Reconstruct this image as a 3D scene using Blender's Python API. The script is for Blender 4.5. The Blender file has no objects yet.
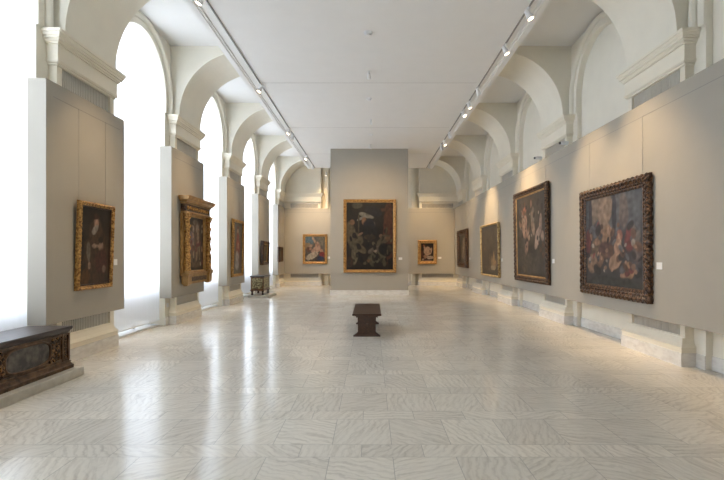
import bpy, math, random
from math import pi, sin, cos, sqrt, radians
from mathutils import Vector, Matrix, noise

random.seed(7)
scene = bpy.context.scene
col = scene.collection

# ------------------------------------------------------------------ camera
F = 440.0                                   # focal length in pixels of a 724 px wide frame
EYE = 1.66
cam_data = bpy.data.cameras.new('camera')
cam_data.sensor_fit = 'HORIZONTAL'
cam_data.sensor_width = 36.0
cam_data.lens = 36.0 * F / 724.0
cam_data.shift_x = -9.0 / 724.0
cam_data.shift_y = 15.0 / 724.0
cam_data.clip_start = 0.05
cam_data.clip_end = 200
cam = bpy.data.objects.new('camera', cam_data)
cam.location = (0, 0, EYE)
cam.rotation_euler = (pi / 2, 0, 0)
col.objects.link(cam)
scene.camera = cam

# ------------------------------------------------------------------ light settings
SKY_STRENGTH = 1.8
WINDOW_DAYLIGHT = 185.0
REAR_FILL = 900.0  # power of the added fill light at the rear
SPOT_POWER = 300.0
TUNGSTEN = (1.0, 0.71, 0.40)

world = bpy.data.worlds.new('sky')
scene.world = world
world.use_nodes = True
wn = world.node_tree.nodes
wl = world.node_tree.links
wn.clear()
wtc = wn.new('ShaderNodeTexCoord')
wsep = wn.new('ShaderNodeSeparateXYZ')
wramp = wn.new('ShaderNodeValToRGB')
wmap = wn.new('ShaderNodeMapRange')
wbg = wn.new('ShaderNodeBackground')
wout = wn.new('ShaderNodeOutputWorld')
wmap.inputs['From Min'].default_value = -0.35
wmap.inputs['From Max'].default_value = 0.35
wramp.color_ramp.elements[0].color = (0.38, 0.40, 0.42, 1)
wramp.color_ramp.elements[0].position = 0.25
wramp.color_ramp.elements[1].color = (0.82, 0.91, 1.0, 1)
wramp.color_ramp.elements[1].position = 0.6
wbg.inputs['Strength'].default_value = SKY_STRENGTH
wl.new(wtc.outputs['Generated'], wsep.inputs[0])
wl.new(wsep.outputs['Z'], wmap.inputs['Value'])
wl.new(wmap.outputs[0], wramp.inputs['Fac'])
wl.new(wramp.outputs['Color'], wbg.inputs['Color'])
wl.new(wbg.outputs[0], wout.inputs['Surface'])

scene.view_settings.view_transform = 'Standard'
scene.view_settings.look = 'None'
scene.view_settings.gamma = 1.0
scene.view_settings.use_curve_mapping = False
scene.view_settings.exposure = 0.66

# added fill light behind the camera, meant to lift ceiling and partition
rl = bpy.data.lights.new('rear_fill_light', 'AREA'); rl.shape = 'RECTANGLE'; rl.size = 9.0; rl.size_y = 4.6
rl.energy = REAR_FILL; rl.color = (1.0, 0.90, 0.78)
# soft daylight outside each arched window of the left wall
for k in range(-1, 5):
    dl = bpy.data.lights.new('window_daylight', 'AREA'); dl.shape = 'RECTANGLE'; dl.size = 2.6; dl.size_y = 5.4
    dl.energy = WINDOW_DAYLIGHT; dl.color = (0.72, 0.82, 1.0)
    dlo = bpy.data.objects.new('window_daylight', dl); col.objects.link(dlo)
    dlo.location = (-6.0, 7.31 + 3.96 * (k - .5), 4.0); dlo.rotation_euler = (pi / 2, 0, -pi / 2)
rlo = bpy.data.objects.new('rear_fill_light', rl); col.objects.link(rlo)
rlo.location = (0, -4.3, 3.2); rlo.rotation_euler = (pi / 2, 0, 0)

# ------------------------------------------------------------------ materials
def new_mat(name):
    m = bpy.data.materials.new(name)
    m.use_nodes = True
    return m, m.node_tree.nodes, m.node_tree.links, m.node_tree.nodes['Principled BSDF']

def paint(name, rgb, rough=0.6, var=0.03, scale=3.0, bump=0.0, bscale=60.0, metal=0.0, spec=0.3):
    m, n, l, b = new_mat(name)
    tc = n.new('ShaderNodeTexCoord')
    nz = n.new('ShaderNodeTexNoise')
    nz.inputs['Scale'].default_value = scale
    nz.inputs['Detail'].default_value = 4
    l.new(tc.outputs['Object'], nz.inputs['Vector'])
    rp = n.new('ShaderNodeValToRGB')
    rp.color_ramp.elements[0].position = 0.3
    rp.color_ramp.elements[1].position = 0.7
    rp.color_ramp.elements[0].color = tuple(c * (1 - var) for c in rgb) + (1,)
    rp.color_ramp.elements[1].color = tuple(min(1, c * (1 + var)) for c in rgb) + (1,)
    l.new(nz.outputs['Fac'], rp.inputs['Fac'])
    l.new(rp.outputs['Color'], b.inputs['Base Color'])
    b.inputs['Roughness'].default_value = rough
    b.inputs['Metallic'].default_value = metal
    b.inputs['Specular IOR Level'].default_value = spec
    if bump:
        n2 = n.new('ShaderNodeTexNoise')
        n2.inputs['Scale'].default_value = bscale
        l.new(tc.outputs['Object'], n2.inputs['Vector'])
        bp = n.new('ShaderNodeBump')
        bp.inputs['Strength'].default_value = bump
        bp.inputs['Distance'].default_value = 0.01
        l.new(n2.outputs['Fac'], bp.inputs['Height'])
        l.new(bp.outputs[0], b.inputs['Normal'])
    return m

def two_tone(name, dark, light, scale=30, lo=0.42, hi=0.6, rough=0.45, metal=0.0, bump=0.5, stretch=(1, 1, 1)):
    m, n, l, b = new_mat(name)
    tc = n.new('ShaderNodeTexCoord')
    mp = n.new('ShaderNodeMapping')
    mp.inputs['Scale'].default_value = stretch
    nz = n.new('ShaderNodeTexNoise')
    nz.inputs['Scale'].default_value = scale
    nz.inputs['Detail'].default_value = 5
    l.new(tc.outputs['Object'], mp.inputs['Vector'])
    l.new(mp.outputs[0], nz.inputs['Vector'])
    rp = n.new('ShaderNodeValToRGB')
    rp.color_ramp.elements[0].position = lo
    rp.color_ramp.elements[1].position = hi
    rp.color_ramp.elements[0].color = dark + (1,)
    rp.color_ramp.elements[1].color = light + (1,)
    l.new(nz.outputs['Fac'], rp.inputs['Fac'])
    l.new(rp.outputs['Color'], b.inputs['Base Color'])
    b.inputs['Roughness'].default_value = rough
    b.inputs['Metallic'].default_value = metal
    bp = n.new('ShaderNodeBump')
    bp.inputs['Strength'].default_value = bump
    bp.inputs['Distance'].default_value = 0.01
    l.new(nz.outputs['Fac'], bp.inputs['Height'])
    l.new(bp.outputs[0], b.inputs['Normal'])
    return m

def floor_material():
    m, n, l, b = new_mat('marble_floor')
    def math_(op, a, bb=None, c=None):
        nd = n.new('ShaderNodeMath'); nd.operation = op
        for i, v in enumerate((a, bb, c)):
            if v is None: continue
            if isinstance(v, (int, float)): nd.inputs[i].default_value = v
            else: l.new(v, nd.inputs[i])
        return nd.outputs[0]
    geo = n.new('ShaderNodeNewGeometry')
    sep = n.new('ShaderNodeSeparateXYZ')
    l.new(geo.outputs['Position'], sep.inputs[0])
    X, Y = sep.outputs['X'], sep.outputs['Y']
    P, NW, TW = 0.83, 0.235, 0.52
    ys = math_('DIVIDE', math_('SUBTRACT', Y, 3.615 - 8 * P), P)
    row = math_('FLOOR', ys)
    fy = math_('MULTIPLY', math_('FRACT', ys), P)              # 0..P inside the pair of rows
    narrow = math_('LESS_THAN', fy, NW)
    xo = math_('SUBTRACT', X, 0.18 - 20 * TW)
    xo2 = math_('ADD', xo, math_('MULTIPLY', narrow, 0.26))
    xs = math_('DIVIDE', xo2, TW)
    cx = math_('FLOOR', xs)
    fx = math_('MULTIPLY', math_('FRACT', xs), TW)
    dx = math_('MINIMUM', fx, math_('SUBTRACT', TW, fx))
    d1 = math_('ABSOLUTE', math_('SUBTRACT', fy, NW))
    d2 = math_('MINIMUM', fy, math_('SUBTRACT', P, fy))
    dist = math_('MINIMUM', dx, math_('MINIMUM', d1, d2))
    joint = math_('LESS_THAN', dist, 0.0028)
    cmb = n.new('ShaderNodeCombineXYZ')
    l.new(cx, cmb.inputs[0]); l.new(row, cmb.inputs[1]); l.new(narrow, cmb.inputs[2])
    wnz = n.new('ShaderNodeTexWhiteNoise'); wnz.noise_dimensions = '3D'
    l.new(cmb.outputs[0], wnz.inputs['Vector'])
    # random vein direction for each slab
    vr = n.new('ShaderNodeVectorRotate'); vr.rotation_type = 'Z_AXIS'
    l.new(geo.outputs['Position'], vr.inputs['Vector'])
    l.new(math_('MULTIPLY', wnz.outputs['Value'], 6.28), vr.inputs['Angle'])
    off = n.new('ShaderNodeVectorMath'); off.operation = 'MULTIPLY_ADD'
    l.new(wnz.outputs['Color'], off.inputs[0]); off.inputs[1].default_value = (9, 9, 9)
    l.new(vr.outputs[0], off.inputs[2])
    wv = n.new('ShaderNodeTexWave'); wv.wave_type = 'BANDS'; wv.bands_direction = 'X'
    wv.inputs['Scale'].default_value = 4.4
    wv.inputs['Distortion'].default_value = 16.0
    wv.inputs['Detail'].default_value = 4
    wv.inputs['Detail Scale'].default_value = 0.55
    wv.inputs['Detail Roughness'].default_value = 0.62
    l.new(off.outputs[0], wv.inputs['Vector'])
    mp = n.new('ShaderNodeMapping'); mp.inputs['Scale'].default_value = (9, 1.0, 1)
    l.new(off.outputs[0], mp.inputs['Vector'])
    nz = n.new('ShaderNodeTexNoise'); nz.inputs['Scale'].default_value = 2.6; nz.inputs['Detail'].default_value = 6
    nz.inputs['Distortion'].default_value = 1.2
    l.new(mp.outputs[0], nz.inputs['Vector'])
    st = n.new('ShaderNodeMapRange'); st.inputs['From Min'].default_value = 0.45; st.inputs['From Max'].default_value = 0.72
    l.new(nz.outputs['Fac'], st.inputs['Value'])
    nb = n.new('ShaderNodeTexNoise'); nb.inputs['Scale'].default_value = 1.7; nb.inputs['Detail'].default_value = 2
    l.new(off.outputs[0], nb.inputs['Vector'])
    wavy = math_('MULTIPLY', math_('POWER', wv.outputs['Fac'], 3.0), math_('MULTIPLY', math_('POWER', nb.outputs['Fac'], 1.5), 0.62))
    vein = math_('ADD', wavy, math_('MULTIPLY', st.outputs[0], 0.42))
    rp = n.new('ShaderNodeValToRGB')
    rp.color_ramp.elements[0].position = 0.0
    rp.color_ramp.elements[0].color = (0.86, 0.805, 0.70, 1)
    rp.color_ramp.elements[1].position = 0.75
    rp.color_ramp.elements[1].color = (0.53, 0.475, 0.395, 1)
    l.new(vein, rp.inputs['Fac'])
    tone = math_('MULTIPLY_ADD', wnz.outputs['Value'], 0.12, 0.91)
    ton2 = math_('MULTIPLY', tone, math_('MULTIPLY_ADD', nz.outputs['Fac'], 0.22, 0.88))
    vm = n.new('ShaderNodeVectorMath'); vm.operation = 'SCALE'
    l.new(rp.outputs['Color'], vm.inputs[0]); l.new(ton2, vm.inputs['Scale'])
    mix = n.new('ShaderNodeMix'); mix.data_type = 'RGBA'
    l.new(math_('MULTIPLY', joint, 0.65), mix.inputs['Factor'])
    l.new(vm.outputs[0], mix.inputs['A'])
    mix.inputs['B'].default_value = (0.36, 0.33, 0.29, 1)
    l.new(mix.outputs['Result'], b.inputs['Base Color'])
    b.inputs['Roughness'].default_value = 0.15
    b.inputs['IOR'].default_value = 1.5
    b.inputs['Specular IOR Level'].default_value = 0.3
    bn = n.new('ShaderNodeTexNoise'); bn.inputs['Scale'].default_value = 2.0; bn.inputs['Detail'].default_value = 3
    l.new(geo.outputs['Position'], bn.inputs['Vector'])
    bp = n.new('ShaderNodeBump'); bp.inputs['Strength'].default_value = 0.10; bp.inputs['Distance'].default_value = 0.02
    l.new(bn.outputs['Fac'], bp.inputs['Height'])
    l.new(bp.outputs[0], b.inputs['Normal'])
    return m

def blind_material():
    m = bpy.data.materials.new('backlit_blind_fabric'); m.use_nodes = True
    n, l = m.node_tree.nodes, m.node_tree.links
    n.clear()
    out = n.new('ShaderNodeOutputMaterial')
    em = n.new('ShaderNodeBsdfTranslucent'); em.inputs['Color'].default_value = (0.93, 0.94, 0.95, 1)
    tc = n.new('ShaderNodeTexCoord')
    wv = n.new('ShaderNodeTexNoise'); wv.inputs['Scale'].default_value = 3
    mp = n.new('ShaderNodeMapping'); mp.inputs['Scale'].default_value = (1, 6, 0.15)
    l.new(tc.outputs['Object'], mp.inputs['Vector']); l.new(mp.outputs[0], wv.inputs['Vector'])
    tr = n.new('ShaderNodeBsdfTransparent'); tr.inputs['Color'].default_value = (1, 1, 1, 1)
    df = n.new('ShaderNodeBsdfDiffuse'); df.inputs['Color'].default_value = (0.88, 0.89, 0.92, 1)
    mr = n.new('ShaderNodeMapRange'); mr.inputs['To Min'].default_value = 0.05; mr.inputs['To Max'].default_value = 0.13
    l.new(wv.outputs['Fac'], mr.inputs['Value'])
    m1 = n.new('ShaderNodeMixShader'); m1.inputs['Fac'].default_value = 0.36
    l.new(em.outputs[0], m1.inputs[1]); l.new(df.outputs[0], m1.inputs[2])
    m2 = n.new('ShaderNodeMixShader')
    l.new(mr.outputs[0], m2.inputs['Fac'])
    l.new(m1.outputs[0], m2.inputs[1]); l.new(tr.outputs[0], m2.inputs[2])
    l.new(m2.outputs[0], out.inputs['Surface'])
    return m

def emit(name, rgb, s):
    m = bpy.data.materials.new(name); m.use_nodes = True
    n, l = m.node_tree.nodes, m.node_tree.links
    n.clear()
    o = n.new('ShaderNodeOutputMaterial'); e = n.new('ShaderNodeEmission')
    e.inputs['Color'].default_value = rgb + (1,); e.inputs['Strength'].default_value = s
    l.new(e.outputs[0], o.inputs['Surface'])
    return m

def canvas_material():
    m, n, l, b = new_mat('painted_canvas')
    at = n.new('ShaderNodeVertexColor'); at.layer_name = 'paint'
    tc = n.new('ShaderNodeTexCoord')
    nz = n.new('ShaderNodeTexNoise'); nz.inputs['Scale'].default_value = 14; nz.inputs['Detail'].default_value = 6
    l.new(tc.outputs['Object'], nz.inputs['Vector'])
    mr = n.new('ShaderNodeMapRange'); mr.inputs['To Min'].default_value = 0.55; mr.inputs['To Max'].default_value = 1.0
    l.new(nz.outputs['Fac'], mr.inputs['Value'])
    vm = n.new('ShaderNodeVectorMath'); vm.operation = 'SCALE'
    l.new(at.outputs['Color'], vm.inputs[0]); l.new(mr.outputs[0], vm.inputs['Scale'])
    l.new(vm.outputs[0], b.inputs['Base Color'])
    b.inputs['Roughness'].default_value = 0.42
    b.inputs['Specular IOR Level'].default_value = 0.35
    return m

M = {}
M['floor'] = floor_material()
M['ceiling'] = paint('white_ceiling_paint', (0.88, 0.865, 0.825), 0.8, 0.01)
M['cream'] = paint('cream_plaster', (0.88, 0.815, 0.67), 0.75, 0.02)
M['wallcream'] = paint('pale_plaster', (0.88, 0.835, 0.71), 0.75, 0.02)
M['panel'] = paint('greige_panel_paint', (0.43, 0.395, 0.33), 0.7, 0.015, bump=0.05)
M['blind'] = blind_material()
M['white'] = paint('white_lacquer', (0.82, 0.83, 0.83), 0.4, 0.01)
M['marble'] = two_tone('white_marble_base', (0.74, 0.70, 0.64), (0.86, 0.83, 0.77), 6, 0.35, 0.6, 0.25, 0, 0.0, (1, 1, 2.5))
M['slab'] = two_tone('grey_stone_slab', (0.50, 0.47, 0.40), (0.62, 0.59, 0.52), 8, 0.3, 0.6, 0.4, 0, 0.0)
M['grille'] = paint('grey_grille_metal', (0.70, 0.66, 0.58), 0.55, 0.04)
M['grilleback'] = paint('grille_shadow_backing', (0.36, 0.34, 0.30), 0.7, 0.02)
M['grilledark'] = paint('dark_grille_backing', (0.13, 0.12, 0.11), 0.7, 0.02)
M['dark'] = paint('black_metal', (0.03, 0.03, 0.03), 0.5, 0.02)
M['rail'] = paint('grey_rail', (0.30, 0.285, 0.26), 0.5, 0.02)
M['wire'] = paint('steel_wire', (0.42, 0.40, 0.36), 0.4, 0.02)
M['card'] = paint('white_card', (0.86, 0.85, 0.82), 0.7, 0.005)
M['gold'] = two_tone('carved_gilding', (0.20, 0.085, 0.02), (0.60, 0.34, 0.10), 26, 0.38, 0.60, 0.42, 0.25, 0.5)
M['gold2'] = two_tone('smooth_gilding', (0.28, 0.15, 0.05), (0.48, 0.29, 0.11), 8, 0.3, 0.7, 0.38, 0.3, 0.2)
M['paleold'] = two_tone('worn_pale_gilding', (0.22, 0.13, 0.05), (0.66, 0.50, 0.24), 16, 0.35, 0.6, 0.45, 0.2, 0.5)
M['darkgold'] = two_tone('dark_carved_gilding', (0.028, 0.013, 0.007), (0.22, 0.105, 0.04), 26, 0.46, 0.70, 0.4, 0.1, 0.6)
M['darkwood'] = two_tone('dark_walnut', (0.022, 0.011, 0.006), (0.075, 0.036, 0.018), 6, 0.3, 0.7, 0.4, 0, 0.1, (1, 8, 1))
M['bench'] = two_tone('oiled_brown_oak', (0.030, 0.013, 0.007), (0.095, 0.040, 0.018), 9, 0.3, 0.7, 0.38, 0, 0.15, (8, 1, 8))
M['cassone'] = two_tone('old_walnut', (0.040, 0.022, 0.012), (0.17, 0.09, 0.042), 12, 0.35, 0.65, 0.45, 0, 0.3)
M['carving'] = two_tone('parcel_gilt_carving', (0.025, 0.013, 0.007), (0.36, 0.19, 0.07), 34, 0.45, 0.64, 0.5, 0.1, 0.8)
M['oval'] = two_tone('faded_painted_panel', (0.055, 0.050, 0.046), (0.19, 0.16, 0.135), 9, 0.4, 0.72, 0.5, 0, 0.1)
M['chesttop'] = two_tone('black_brown_lid', (0.030, 0.022, 0.022), (0.085, 0.062, 0.055), 4, 0.3, 0.7, 0.36, 0, 0.1, (6, 1, 1))
M['inlay'] = two_tone('olive_leaf_inlay', (0.075, 0.050, 0.020), (0.42, 0.37, 0.20), 26, 0.42, 0.58, 0.5, 0, 0.1)
M['chestwood'] = two_tone('red_brown_wood', (0.075, 0.030, 0.012), (0.22, 0.10, 0.04), 10, 0.35, 0.65, 0.42, 0, 0.1)
M['canvas'] = canvas_material()
M['lamp'] = emit('lit_lamp_lens', (1.0, 0.76, 0.48), 9.0)
M['lampoff'] = paint('unlit_lens', (0.35, 0.34, 0.33), 0.2, 0.01)
M['lampbody'] = paint('white_lamp_enamel', (0.86, 0.86, 0.85), 0.4, 0.01)

# ------------------------------------------------------------------ mesh builder
class MB:
    def __init__(s): s.v = []; s.f = []
    def add(s, vs, fs):
        o = len(s.v); s.v += [tuple(p) for p in vs]; s.f += [tuple(i + o for i in f) for f in fs]; return s
    def box(s, x0, x1, y0, y1, z0, z1):
        x0, x1 = min(x0, x1), max(x0, x1)
        return s.add([(x0,y0,z0),(x1,y0,z0),(x1,y1,z0),(x0,y1,z0),(x0,y0,z1),(x1,y0,z1),(x1,y1,z1),(x0,y1,z1)],
                     [(0,3,2,1),(4,5,6,7),(0,1,5,4),(1,2,6,5),(2,3,7,6),(3,0,4,7)])
    def loft(s, rings, cap=True):
        n = len(rings[0]); vs = [p for r in rings for p in r]; fs = []
        for k in range(len(rings) - 1):
            for i in range(n):
                j = (i + 1) % n
                fs.append((k*n+i, k*n+j, (k+1)*n+j, (k+1)*n+i))
        if cap:
            fs.append(tuple(range(n))[::-1]); fs.append(tuple((len(rings)-1)*n + i for i in range(n)))
        return s.add(vs, fs)
    def levels(s, x0, x1, y0, y1, lv):
        """stacked rectangular mouldings: lv = [(z, out)]; grows on all four sides"""
        return s.loft([[(x0-o,y0-o,z),(x1+o,y0-o,z),(x1+o,y1+o,z),(x0-o,y1+o,z)] for z, o in lv])
    def cyl(s, a, b, r0, r1=None, n=14):
        r1 = r0 if r1 is None else r1
        a, b = Vector(a), Vector(b); d = (b - a).normalized()
        u = d.orthogonal().normalized(); w = d.cross(u)
        R = []
        for p, r in ((a, r0), (b, r1)):
            R.append([p + (u*cos(2*pi*i/n) + w*sin(2*pi*i/n))*r for i in range(n)])
        return s.loft(R)
    def lathe(s, cx, cy, prof, n=16):
        return s.loft([[(cx + r*cos(2*pi*i/n), cy + r*sin(2*pi*i/n), z) for i in range(n)] for z, r in prof])
    def ball(s, c, rx, ry, rz, n=10, m=7):
        R = []
        for k in range(m):
            t = -pi/2 + pi*(k + .5)/m
            R.append([(c[0]+rx*cos(t)*cos(2*pi*i/n), c[1]+ry*cos(t)*sin(2*pi*i/n), c[2]+rz*sin(t)) for i in range(n)])
        return s.loft(R)
    def build(s, name, mat, parent=None, smooth=False, bevel=0):
        me = bpy.data.meshes.new(name); me.from_pydata(s.v, [], s.f); me.validate(); me.update()
        import bmesh
        bm = bmesh.new(); bm.from_mesh(me); bmesh.ops.recalc_face_normals(bm, faces=bm.faces); bm.to_mesh(me); bm.free()
        me.materials.append(mat)
        if smooth: me.shade_smooth() if hasattr(me, 'shade_smooth') else None
        o = bpy.data.objects.new(name, me); col.objects.link(o)
        if parent: o.parent = parent
        if bevel:
            md = o.modifiers.new('bevel', 'BEVEL'); md.width = bevel; md.segments = 2; md.limit_method = 'ANGLE'
        return o

def tag(o, label=None, cat=None, group=None, kind=None):
    if label: o['label'] = label
    if cat: o['category'] = cat
    if group: o['group'] = group
    if kind: o['kind'] = kind
    return o
def empty(name, loc=(0,0,0), rz=0, rx=0):
    o = bpy.data.objects.new(name, None); o.empty_display_size = 0.2
    o.location = loc; o.rotation_euler = (rx, 0, rz); col.objects.link(o); return o
def copy_tree(o, parent=None):
    c = o.copy(); col.objects.link(c)
    if parent: c.parent = parent
    for ch in list(o.children): copy_tree(ch, c)
    return c

# ------------------------------------------------------------------ dimensions
D = 3.96
P1 = 7.31
PIER = {k: P1 + D * (k - 1) for k in range(-1, 6)}       # pier centre lines along the room
REAR = PIER[-1]
FAR = 23.81
WX = 4.83            # side wall plane
RX = 4.93            # recess / blind plane
PF = 4.70            # pier face
TOP = 6.70           # bay ceiling
CZ = 6.07            # central ceiling
OH = 1.015           # half width of window opening
SPR, RV = 5.33, 1.12
XL, XR = -3.2, 3.1

# ------------------------------------------------------------------ floor and ceiling
fl = MB().box(-5.6, 5.6, REAR - 0.3, 25.3, -0.2, 0.0).build('floor', M['floor'])
tag(fl, kind='structure')

c = MB()
c.box(-5.6, 5.6, REAR - 0.3, 25.3, TOP, TOP + 0.15)
c.box(XL, XR, REAR, 22.35, CZ, TOP)
# edge mouldings of the lowered central ceiling
for x0, x1 in ((XL, XL + 0.12), (XR - 0.12, XR)):
    c.box(x0, x1, REAR, 22.35, CZ - 0.035, CZ)
for x0, x1 in ((XL + 0.12, XL + 0.17), (XR - 0.17, XR - 0.12)):
    c.box(x0, x1, REAR, 22.35, CZ - 0.018, CZ)
ce = c.build('ceiling', M['ceiling']); tag(ce, kind='structure')
# shallow joints between the ceiling boards, one at every pier
j = MB()
for k in range(0, 6):
    if PIER[k] < 22.3: j.box(XL + 0.4, XR - 0.4, PIER[k] - 0.006, PIER[k] + 0.006, CZ - 0.003, CZ + 0.001)
jo = j.build('joint', paint('ceiling_joint', (0.58, 0.56, 0.52), 0.8, 0.01), ce)

# ------------------------------------------------------------------ side walls with arched openings
NA = 28
def arc(yc, hw, spr, rv, n=NA):
    return [(yc - hw * cos(pi * i / n), spr + rv * sin(pi * i / n)) for i in range(n + 1)]

def side_wall(s, name, blind_recess):
    w = MB()
    for k in range(-1, 5):
        y0, y1 = PIER[k], PIER[k + 1]
        yc = (y0 + y1) / 2
        x = s * WX
        a = arc(yc, OH, SPR, RV)
        w.add([(x,y0,0),(x,yc-OH,0),(x,yc-OH,SPR),(x,y0,SPR)], [(0,1,2,3)])
        w.add([(x,yc+OH,0),(x,y1,0),(x,y1,SPR),(x,yc+OH,SPR)], [(0,1,2,3)])
        w.add([(x,y0,SPR),(x,yc-OH,SPR),(x,yc-OH,TOP),(x,y0,TOP)], [(0,1,2,3)])
        w.add([(x,yc+OH,SPR),(x,y1,SPR),(x,y1,TOP),(x,yc+OH,TOP)], [(0,1,2,3)])
        for i in range(NA):
            (ya, za), (yb, zb) = a[i], a[i+1]
            w.add([(x,ya,za),(x,yb,zb),(x,yb,TOP),(x,ya,TOP)], [(0,1,2,3)])
        xr = s * (RX if blind_recess else 5.45)
        out = [(yc-OH, 0)] + a + [(yc+OH, 0)]
        for i in range(len(out)-1):
            (ya, za), (yb, zb) = out[i], out[i+1]
            w.add([(x,ya,za),(x,yb,zb),(xr,yb,zb),(xr,ya,za)], [(0,1,2,3)])
        if blind_recess:
            w.add([(xr,yc-OH-.02,0),(xr,yc+OH+.02,0),(xr,yc+OH+.02,TOP-.05),(xr,yc-OH-.02,TOP-.05)], [(0,1,2,3)])
        # raised archivolt: flat band then a roll, running down the jambs to the impost
        def band(hw0, hw1, d0, d1, zbot):
            ring = []
            for hw in (hw0, hw1):
                e = hw - OH
                aa = arc(yc, hw, SPR, RV + e)
                ring.append([(yc-hw, zbot)] + aa + [(yc+hw, zbot)])
            A, B = ring
            for i in range(len(A)-1):
                p = [(s*(WX-d0),)+A[i], (s*(WX-d0),)+A[i+1], (s*(WX-d1),)+B[i+1], (s*(WX-d1),)+B[i]]
                w.add(p, [(0,1,2,3)])
        zb = 4.99
        band(1.015, 1.02, 0.0, 0.03, zb)
        band(1.02, 1.14, 0.03, 0.03, zb)
        band(1.14, 1.145, 0.03, 0.0, zb)
        for q in range(6):
            t0, t1 = pi*q/6, pi*(q+1)/6
            band(1.215 - 0.065*cos(t0), 1.215 - 0.065*cos(t1), 0.10*sin(t0), 0.10*sin(t1), zb)
    # outer skin closes the building
    for y0, y1 in ((REAR - .3, REAR), (FAR, 25.3)):
        w.add([(s*WX,y0,0),(s*WX,y1,0),(s*WX,y1,TOP),(s*WX,y0,TOP)], [(0,1,2,3)])
    o = w.build(name, M['wallcream']); tag(o, kind='structure')
    return o
wl_ = side_wall(-1, 'wall_left', False)
wr_ = side_wall(1, 'wall_right', True)

# marble baseboards between the piers
def baseboard(s, name):
    b = MB()
    for k in range(-1, 5):
        y0, y1 = PIER[k] + 0.79, PIER[k+1] - 0.79
        yc = (PIER[k] + PIER[k+1]) / 2
        b.box(s*WX, s*(WX-.018), y0, yc-OH, 0, .2); b.box(s*WX, s*(WX-.018), yc+OH, y1, 0, .2)
        if s > 0:
            b.box(s*RX, s*(RX-.018), yc-OH, yc+OH, 0, .2)
    tag(b.build(name, M['marble']), kind='structure')
baseboard(-1, 'baseboard_left'); baseboard(1, 'baseboard_right')

# ------------------------------------------------------------------ windows and blinds (left side)
def window_frame(n_, yc):
    w = empty('window_%d' % n_, (-5.2, yc, 0)); tag(w, kind='structure')
    f = MB()
    t = 0.035
    # outline following the arch
    hw, e = OH, 0.06
    A = [(-hw, 0.0)] + [(p[0]-yc, p[1]) for p in arc(yc, hw, SPR, RV)] + [(hw, 0.0)]
    B = [(-hw+e, 0.0)] + [(p[0]-yc, p[1]) for p in arc(yc, hw-e, SPR, RV-e)] + [(hw-e, 0.0)]
    for i in range(len(A)-1):
        q = [A[i], A[i+1], B[i+1], B[i]]
        f.loft([[(-t, y, z) for y, z in q], [(t, y, z) for y, z in q]])
    for y in (-0.33, 0.33): f.box(-t, t, y-.022, y+.022, 0, SPR + RV*sqrt(1-(y/hw)**2) - .02)
    for z in (0.9, 3.1, 5.33): f.box(-t, t, -hw, hw, z-.03, z+.03)
    f.build('frame', M['white'], w)
    g = MB().box(-.004, .004, -hw+.02, hw-.02, 0.03, SPR)
    MB().box(-.10, -.02, -hw, hw, .16, .88).build('parapet', M['white'], w)
    MB().box(-.12, .22, -hw, hw, 0.0, 0.045).build('sill', M['white'], w)
    return w

hem_proto = None
def blind(yc):
    b = empty('window_blind', (-RX - 0.02, yc, 0.15))
    m = MB()
    hw = 1.0
    A = [(p[0]-yc, p[1]-.15) for p in arc(yc, hw, SPR, RV-.015)]
    pts = [(-hw, 0)] + A + [(hw, 0)]
    m.add([(0, y, z) for y, z in pts], [tuple(range(len(pts)))])
    m.build('fabric', M['blind'], b)
    h = MB().box(-.012, .012, -hw, hw, -.012, .012); h.build('hem_bar', M['white'], b)
    return b
wl_names = {-1: 'white backlit blind in the window closest to the rear wall',
            0: 'white backlit blind in the nearest window, beside the long carved chest',
            1: 'tall white backlit blind between the child portrait panel and the gilt altarpiece panel',
            2: 'white backlit blind between the altarpiece panel and the red-robed portrait panel',
            3: 'white backlit blind behind the small chest on legs',
            4: 'narrowest, farthest white backlit blind beside the far wall'}
wproto = None
for k in range(-1, 5):
    yc = (PIER[k] + PIER[k+1]) / 2
    if wproto is None:
        wproto = window_frame(1, yc); bproto = blind(yc); w, b = wproto, bproto
    else:
        w = copy_tree(wproto); w.name = 'window_%d' % (k + 2); w.location.y = yc
        b = copy_tree(bproto); b.location.y = yc
    tag(b, wl_names[k], 'blind', 'backlit blinds in the arched windows')

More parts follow.
